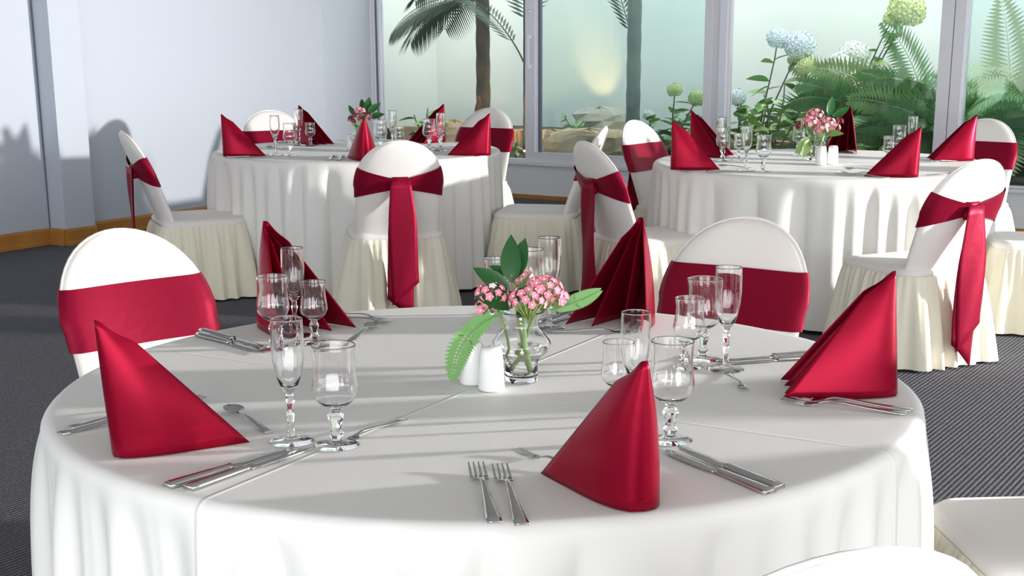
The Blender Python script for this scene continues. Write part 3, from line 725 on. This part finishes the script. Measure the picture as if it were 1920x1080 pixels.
# ------------------------------------------------------------------ cutlery
def loft(secs, m=None):
    """secs: (x, y centre, half width, z centre, half thickness)"""
    m = m or MB(); rows = [[(x, y - w_, z - t), (x, y - w_ * .6, z + t * .4 - t * 1.2), (x, y + w_ * .6, z + t * .4 - t * 1.2), (x, y + w_, z - t), (x, y + w_, z + t * .3), (x, y + w_ * .5, z + t), (x, y - w_ * .5, z + t), (x, y - w_, z + t * .3)] for x, y, w_, z, t in secs]
    o = len(m.v); m.grid(rows, True); m.f.append(tuple(o + k for k in range(8))); e = len(m.v); m.f.append(tuple(e - 1 - k for k in range(8))); return m
H = .0025
CUT = {}
CUT['fork_handle'] = loft([(0, 0, .0095, .003, .0016), (.02, 0, .0095, .003, .0018), (.07, 0, .006, .006, .0018), (.12, 0, .004, .011, .0018), (.150, 0, .0035, .012, .0018), (.163, 0, .0045, .009, .0015), (.172, 0, .011, .005, .0012)]).mesh('handle', M['steel'])
fm = MB(); loft([(.170, 0, .0105, .0058, .0012), (.180, 0, .0125, .0035, .0010), (.193, 0, .0125, .0030, .0010)], fm)
for k in range(4):
    y = -.0105 + .007 * k; loft([(.191, y, .0020, .003, .0009), (.215, y, .0018, .0042, .0009), (.240, y * .97, .0010, .0085, .0006)], fm)
CUT['fork_head'] = fm.mesh('tines', M['steel'])
CUT['knife_handle'] = loft([(0, 0, .0090, .0045, .0040), (.012, 0, .0095, .0045, .0042), (.07, 0, .0075, .0045, .0036), (.105, 0, .0062, .0045, .0032), (.112, 0, .0075, .0045, .0034)]).mesh('handle', M['steel'])
CUT['knife_blade'] = loft([(.111, 0, .0068, .0030, .0012), (.13, .001, .0092, .0026, .0010), (.18, .001, .0098, .0026, .0009), (.215, .000, .0085, .0026, .0008), (.234, -.004, .003, .0026, .0005)]).mesh('blade', M['steel'])
CUT['spoon_handle'] = loft([(0, 0, .0075, .003, .0015), (.02, 0, .0075, .003, .0016), (.08, 0, .0042, .008, .0016), (.118, 0, .003, .0095, .0016), (.130, 0, .004, .0065, .0013)]).mesh('handle', M['steel'])
rows = []
for i in range(9):
    q = i / 8; xx = .126 + .05 * q; ww = .0165 * math.sqrt(max(.001, 1 - (2 * q - 1) ** 2)) + .0004
    rows.append([(xx, ww * c, .0015 + .0085 * max(c * c * (1 - (2 * q - 1) ** 2) + (2 * q - 1) ** 2, 0)) for c in [-1 + k / 4 for k in range(9)]])
CUT['spoon_head'] = MB().grid(rows).mesh('spoon_bowl', M['steel'])
def cutlery(kind, end, tip, label, k=1.0, group='cutlery on the front table', flip=0):
    """end = handle end on the table, tip = where it points"""
    a = math.atan2(tip[1] - end[1], tip[0] - end[0])
    nm = {'fork': 'dinner_fork', 'knife': 'table_knife', 'spoon': 'dessert_spoon', 'dfork': 'dessert_fork'}[kind]
    t = thing(nm, (end[0], end[1], TZ + .0012), a, label, {'fork': 'fork', 'dfork': 'fork', 'knife': 'knife', 'spoon': 'spoon'}[kind], group)
    kk = {'fork': 1, 'knife': 1, 'spoon': .95, 'dfork': .75}[kind] * k
    names = {'fork': (('handle', 'fork_handle'), ('tines', 'fork_head')), 'dfork': (('handle', 'fork_handle'), ('tines', 'fork_head')), 'knife': (('handle', 'knife_handle'), ('blade', 'knife_blade')), 'spoon': (('handle', 'spoon_handle'), ('spoon_bowl', 'spoon_head'))}[kind]
    for n, q in names:
        link(n, CUT[q], t, scale=kk, sol=.0012 if q == 'spoon_head' else 0)
    return t
cutlery('knife', (-.494, 1.812), (-.362, 1.98), 'steel knife nearer the front left napkin, left of the pair')
cutlery('knife', (-.463, 1.803), (-.336, 1.988), 'steel knife at the front left, right of the pair')
cutlery('fork', (-.722, 2.073), (-.56, 2.24), 'steel fork with handle at the left table edge, front of the pair')
cutlery('fork', (-.717, 2.108), (-.555, 2.275), 'steel fork with handle at the left table edge, rear of the pair')
cutlery('spoon', (-.404, 2.079), (-.491, 2.212), 'steel dessert spoon behind the front left napkin')
cutlery('dfork', (-.205, 2.16), (-.285, 2.02), 'steel dessert fork right beside the front left goblet')
cutlery('fork', (-.048, 1.668), (-.083, 1.919), 'steel fork lying before the camera, left of the pair')
cutlery('fork', (-.014, 1.660), (-.052, 1.929), 'steel fork lying before the camera, right of the pair')
cutlery('knife', (.316, 1.785), (.195, 1.98), 'steel knife right of the nearest napkin, front of the pair')
cutlery('knife', (.331, 1.806), (.216, 2.0), 'steel knife right of the nearest napkin, rear of the pair')
cutlery('dfork', (.10, 1.85), (-.008, 1.961), 'steel dessert fork peeping out left of the nearest napkin')
cutlery('fork', (.60, 2.190), (.43, 2.262), 'steel fork before the right napkin, front of the pair', .85)
cutlery('fork', (.615, 2.212), (.43, 2.292), 'steel fork before the right napkin, rear of the pair', .85)
cutlery('knife', (.560, 2.635), (.369, 2.579), 'steel knife behind the right napkin, rear of the pair')
cutlery('knife', (.565, 2.605), (.372, 2.552), 'steel knife behind the right napkin, front of the pair')
cutlery('dfork', (.350, 2.475), (.362, 2.354), 'steel dessert fork before the right group of glasses', .8)
cutlery('knife', (-.679, 2.837), (-.506, 2.665), 'steel knife before the lit left chair, rear of the pair')
cutlery('knife', (-.676, 2.798), (-.505, 2.628), 'steel knife before the lit left chair, front of the pair')
cutlery('fork', (-.435, 3.04), (-.321, 2.962), 'steel fork behind the back left napkin, rear of the pair', .62)
cutlery('fork', (-.425, 2.99), (-.310, 2.925), 'steel fork behind the back left napkin, front of the pair', .62)
cutlery('spoon', (-.365, 2.73), (-.336, 2.864), 'steel dessert spoon right of the back left napkin')
cutlery('knife', (.115, 3.118), (0., 2.937), 'steel knife left of the back right napkin, rear of the pair')
cutlery('knife', (.142, 3.10), (.028, 2.918), 'steel knife left of the back right napkin, front of the pair')
cutlery('dfork', (.03, 2.835), (.18, 2.825), 'steel dessert fork before the back right napkin')
BL = 'cutlery on the back left table'; BR = 'cutlery on the back right table'
cutlery('knife', (-1.50, 6.99), (-1.28, 7.08), 'steel knife before the leftmost napkin of the left table', 1, BL)
cutlery('spoon', (-1.30, 7.5), (-1.42, 7.62), 'steel spoon beside the flute of the left table', 1, BL)
cutlery('fork', (-.985, 6.84), (-.98, 7.06), 'steel fork on the left table edge, left of the pair', 1, BL)
cutlery('fork', (-.935, 6.83), (-.935, 7.06), 'steel fork on the left table edge, right of the pair', 1, BL)
cutlery('knife', (-1.42, 7.98), (-1.22, 7.86), 'steel knife at the far left of the left table', 1, BL)
cutlery('fork', (-1.0, 8.14), (-1.04, 7.95), 'steel fork at the far side of the left table', 1, BL)
cutlery('spoon', (-.36, 7.42), (-.50, 7.36), 'steel spoon at the right of the left table', 1, BL)
cutlery('knife', (-.30, 7.55), (-.46, 7.72), 'steel knife behind the rightmost napkin of the left table', 1, BL)
cutlery('fork', (1.50, 6.0), (1.30, 6.13), 'steel fork left of the near right napkin, front of the pair', 1, BR)
cutlery('fork', (1.54, 6.05), (1.34, 6.18), 'steel fork left of the near right napkin, rear of the pair', 1, BR)
cutlery('spoon', (1.54, 6.30), (1.41, 6.36), 'steel spoon behind the forks of the right table', 1, BR)
cutlery('spoon', (.98, 6.42), (.84, 6.52), 'steel spoon behind the leftmost napkin of the right table', 1, BR)
cutlery('knife', (.76, 6.24), (.97, 6.30), 'steel knife before the leftmost napkin of the right table', 1, BR)
cutlery('knife', (1.90, 6.20), (1.72, 6.12), 'steel knife right of the near right napkin on the right table', 1, BR)
cutlery('spoon', (2.02, 6.80), (1.88, 6.72), 'steel spoon before the rightmost napkin of the right table', 1, BR)
cutlery('knife', (2.05, 7.02), (1.86, 6.98), 'steel knife behind the rightmost napkin of the right table', 1, BR)

# ------------------------------------------------------------------ shakers, vases, posies
def shaker(x, y, label, k=1.0, group='white china shakers', col='china'):
    t = thing('shaker', (x, y, TZ + .001), 0, label, 'shaker', group)
    MB().lathe([(.0205, 0), (.0228, .002), (.0230, .006), (.0205, .05), (.0188, .068), (.0165, .0735), (.010, .0755), (.002, .076)], 28).build('body', M[col], t).scale = (k,) * 3
    hs = MB()
    for i in range(3):
        a = i * 2.094; hs.lathe([(.0012, .0748), (.0012, .0762)], 6, (.006 * math.cos(a), .006 * math.sin(a), 0))
    hs.build('pouring_holes', M['alu_dark'], t, False).scale = (k,) * 3
    return t
shaker(-.106, 2.402, 'white china shaker left of the pair before the vase on the front table')
shaker(-.072, 2.357, 'white china shaker right of the pair before the vase on the front table')
shaker(-.95, 7.46, 'white china shaker left of the middle napkin on the back left table', 1.1)
shaker(1.33, 6.60, 'white china shaker left of the pair on the back right table', 1.15)
shaker(1.39, 6.63, 'grey white china shaker right of the pair on the back right table', 1.15, col='china')
VP = [(.027, 0), (.029, .002), (.0295, .012), (.0285, .034), (.034, .045), (.048, .056), (.0525, .066), (.050, .074), (.040, .086), (.031, .098), (.0295, .104), (.033, .114), (.0395, .126)]
def vase(x, y, label, k=1.0, facets=24):
    t = thing('glass_vase', (x, y, TZ + .001), 0, label, 'vase', 'small clear glass flower vases')
    prof = VP[:-1] + [(.0390, .1245), (.0395, .126), (.0385, .1268), (.0374, .126), (.0369, .1245)] + [(max(r - .0022, .001), z) for r, z in reversed(VP[:-1]) if z > .008] + [(.001, .008)]
    MB().lathe(prof, facets).build('glass_body', M['glass'], t).scale = (k,) * 3
    wpz = [(.001, .0095)] + [(r - .003, z) for r, z in VP if .009 < z < .058] + [(.0455, .060), (.001, .0602)]
    MB().lathe(wpz, facets).build('water', M['water'], t).scale = (k,) * 3
    return t
vase(-.021, 2.415, 'clear glass vase with a waist holding pink flowers on the front table')
vase(-.89, 7.40, 'clear glass vase holding dark flowers on the back left table', 1.05)
vase(1.345, 6.86, 'clear glass vase holding pink flowers on the back right table', 1.1)

def floret(seed, cm, rm):
    m = MB()
    for j in range(5):
        a = j * 2 * math.pi / 5; c, s_ = math.cos(a), math.sin(a); p = .0085
        m.add([(0, 0, 0), (p * .6 * c - p * .42 * s_, p * .6 * s_ + p * .42 * c, .002), (p * c, p * s_, .0012), (p * .6 * c + p * .42 * s_, p * .6 * s_ - p * .42 * c, .002)], [(0, 1, 2, 3)])
    return m.mesh('floret', M[cm], False)
FLO = {'pink': floret(1, 'pink', None), 'wine': floret(2, 'wine', None), 'pale': floret(3, 'pinkc', None)}
CENT = MB().lathe([(.0018, 0), (.002, .0012), (.001, .0022)], 8).mesh('flower_eye', M['pinkc'])
def posy(x, y, label, clusters, leaves, fern_leaves, stems, k=1.0, seed=1, eye=True):
    """clusters: (dx,dy,z,radius,n,kind); leaves: (base xyz, azimuth, pitch, length, material)"""
    random.seed(seed); t = thing('flower_posy', (x, y, TZ + .012), 0, label, 'flowers', 'small flower posies in vases')
    for (a, b, r, mt) in stems: 
        mid = Vector(a).lerp(Vector(b), .5) + Vector((random.uniform(-.004, .004), random.uniform(-.004, .004), 0))
        MB().tube([a, mid, b], r, 6).build('flower_stem', M[mt], t)
    for (cx, cy, cz, R, n, kind) in clusters:
        top = MB()
        for i in range(n):
            z = 1 - 1.25 * (i + .5) / n; th = i * 2.39996; q = math.sqrt(1 - z * z)
            d = Vector((q * math.cos(th), q * math.sin(th), z)); p = Vector((cx, cy, cz)) + Vector((d.x * R, d.y * R, d.z * R * .75))
            top.tube([Vector((cx, cy, cz - R * 1.1)), p - d * .002], .0009, 4)
            ro = d.to_track_quat('Z', 'Y').to_euler()
            f = link('floret', FLO[kind if random.random() > .12 else ('pale' if kind == 'pink' else kind)], t, loc=p, rot=ro, scale=k * random.uniform(.85, 1.15))
            if eye and kind == 'pink': link('flower_eye', CENT, f)
        top.build('flower_stalks', M['stem'], t)
    for (b, az, pi_, L, mt) in leaves:
        link('leaf', LEAF[mt], t, loc=b, rot=(R_(62) * math.cos(R_(az)) + random.uniform(-.2, .2), -R_(pi_), R_(az)), scale=(L, L * .72, L))
    for (b, az, c0, c1, L) in fern_leaves:
        link('fern_leaf', frond_mesh(L, 22, .011, (R_(c0), R_(c1)), 'leaf', .17 * L, .0, 'fern_leaf', n0=.15, ang=1.25, psi=R_(75)), t, loc=b, rot=(0, 0, R_(az)))
    return t
posy(-.021, 2.415, 'posy of pink florets with glossy dark leaves in the front vase',
     [(.038, -.012, .152, .034, 30, 'pink'), (.012, -.036, .140, .032, 28, 'pink'), (-.050, -.012, .145, .028, 22, 'pink'), (-.062, -.02, .125, .016, 8, 'pink'), (.002, .022, .165, .022, 12, 'pink'), (.062, -.006, .138, .02, 12, 'pink')],
     [((-.016, -.01, .165), 100, 78, .085, 'leafd'), ((-.012, 0, .17), 40, 72, .075, 'leafd'), ((-.02, -.012, .150), 185, 38, .075, 'leafd'), ((-.014, -.02, .125), 200, 22, .070, 'leafd'), ((-.004, -.028, .132), 300, 66, .070, 'leafd'), ((-.02, 0, .176), 175, 30, .04, 'leafd'), ((-.01, -.02, .11), 330, 30, .05, 'leafd')],
     [((-.030, -.03, .118), 190, -15, -95, .16), ((.05, -.01, .118), 5, 15, 28, .095)],
     [((.012, 0, .002), (-.016, -.005, .18), .0028, 'stem'), ((-.014, .01, .006), (.03, -.012, .13), .0036, 'stem'), ((.016, -.012, .004), (.004, -.02, .12), .004, 'leafl'), ((-.018, -.006, .03), (-.04, -.012, .12), .0025, 'stem')], seed=4)
posy(-.89, 7.40, 'posy of dark wine florets with dark leaves on the back left table',
     [(-.02, -.02, .150, .04, 16, 'wine'), (.03, 0, .155, .035, 12, 'wine'), (0, .01, .19, .024, 10, 'pink')],
     [((.03, 0, .17), 60, 70, .10, 'leafd'), ((.04, 0, .18), 10, 40, .085, 'leafd'), ((.02, 0, .19), 120, 60, .075, 'leafd'), ((.05, 0, .16), 345, 15, .08, 'leafd'), ((-.03, 0, .17), 170, 60, .06, 'leafd'), ((0, -.03, .12), 260, -40, .08, 'leaf')],
     [], [((0, 0, .005), (0, 0, .15), .004, 'stem'), ((.012, 0, .005), (.03, 0, .16), .004, 'stem')], 1.5, 5, False)
posy(1.345, 6.86, 'posy of pink florets spreading wide in the vase on the back right table',
     [(-.03, -.03, .165, .04, 18, 'pink'), (.05, -.03, .160, .042, 18, 'pink'), (.0, 0, .20, .04, 14, 'pink'), (.09, 0, .14, .03, 10, 'pink'), (-.075, 0, .15, .025, 8, 'wine'), (.11, .02, .17, .025, 8, 'wine'), (.02, -.05, .13, .03, 10, 'pink')],
     [((.06, 0, .20), 45, 65, .10, 'leafd'), ((.09, 0, .19), 10, 35, .09, 'leafd'), ((-.02, -.02, .10), 200, -40, .11, 'leafl'), ((-.03, -.03, .09), 230, -60, .10, 'leafl'), ((.06, -.02, .11), 320, 10, .08, 'leaf')],
     [], [((0, 0, .005), (0, 0, .16), .005, 'stem'), ((.014, 0, .005), (.05, -.02, .14), .005, 'leafl'), ((-.012, 0, .005), (-.03, -.02, .14), .005, 'leafl')], 1.5, 6)
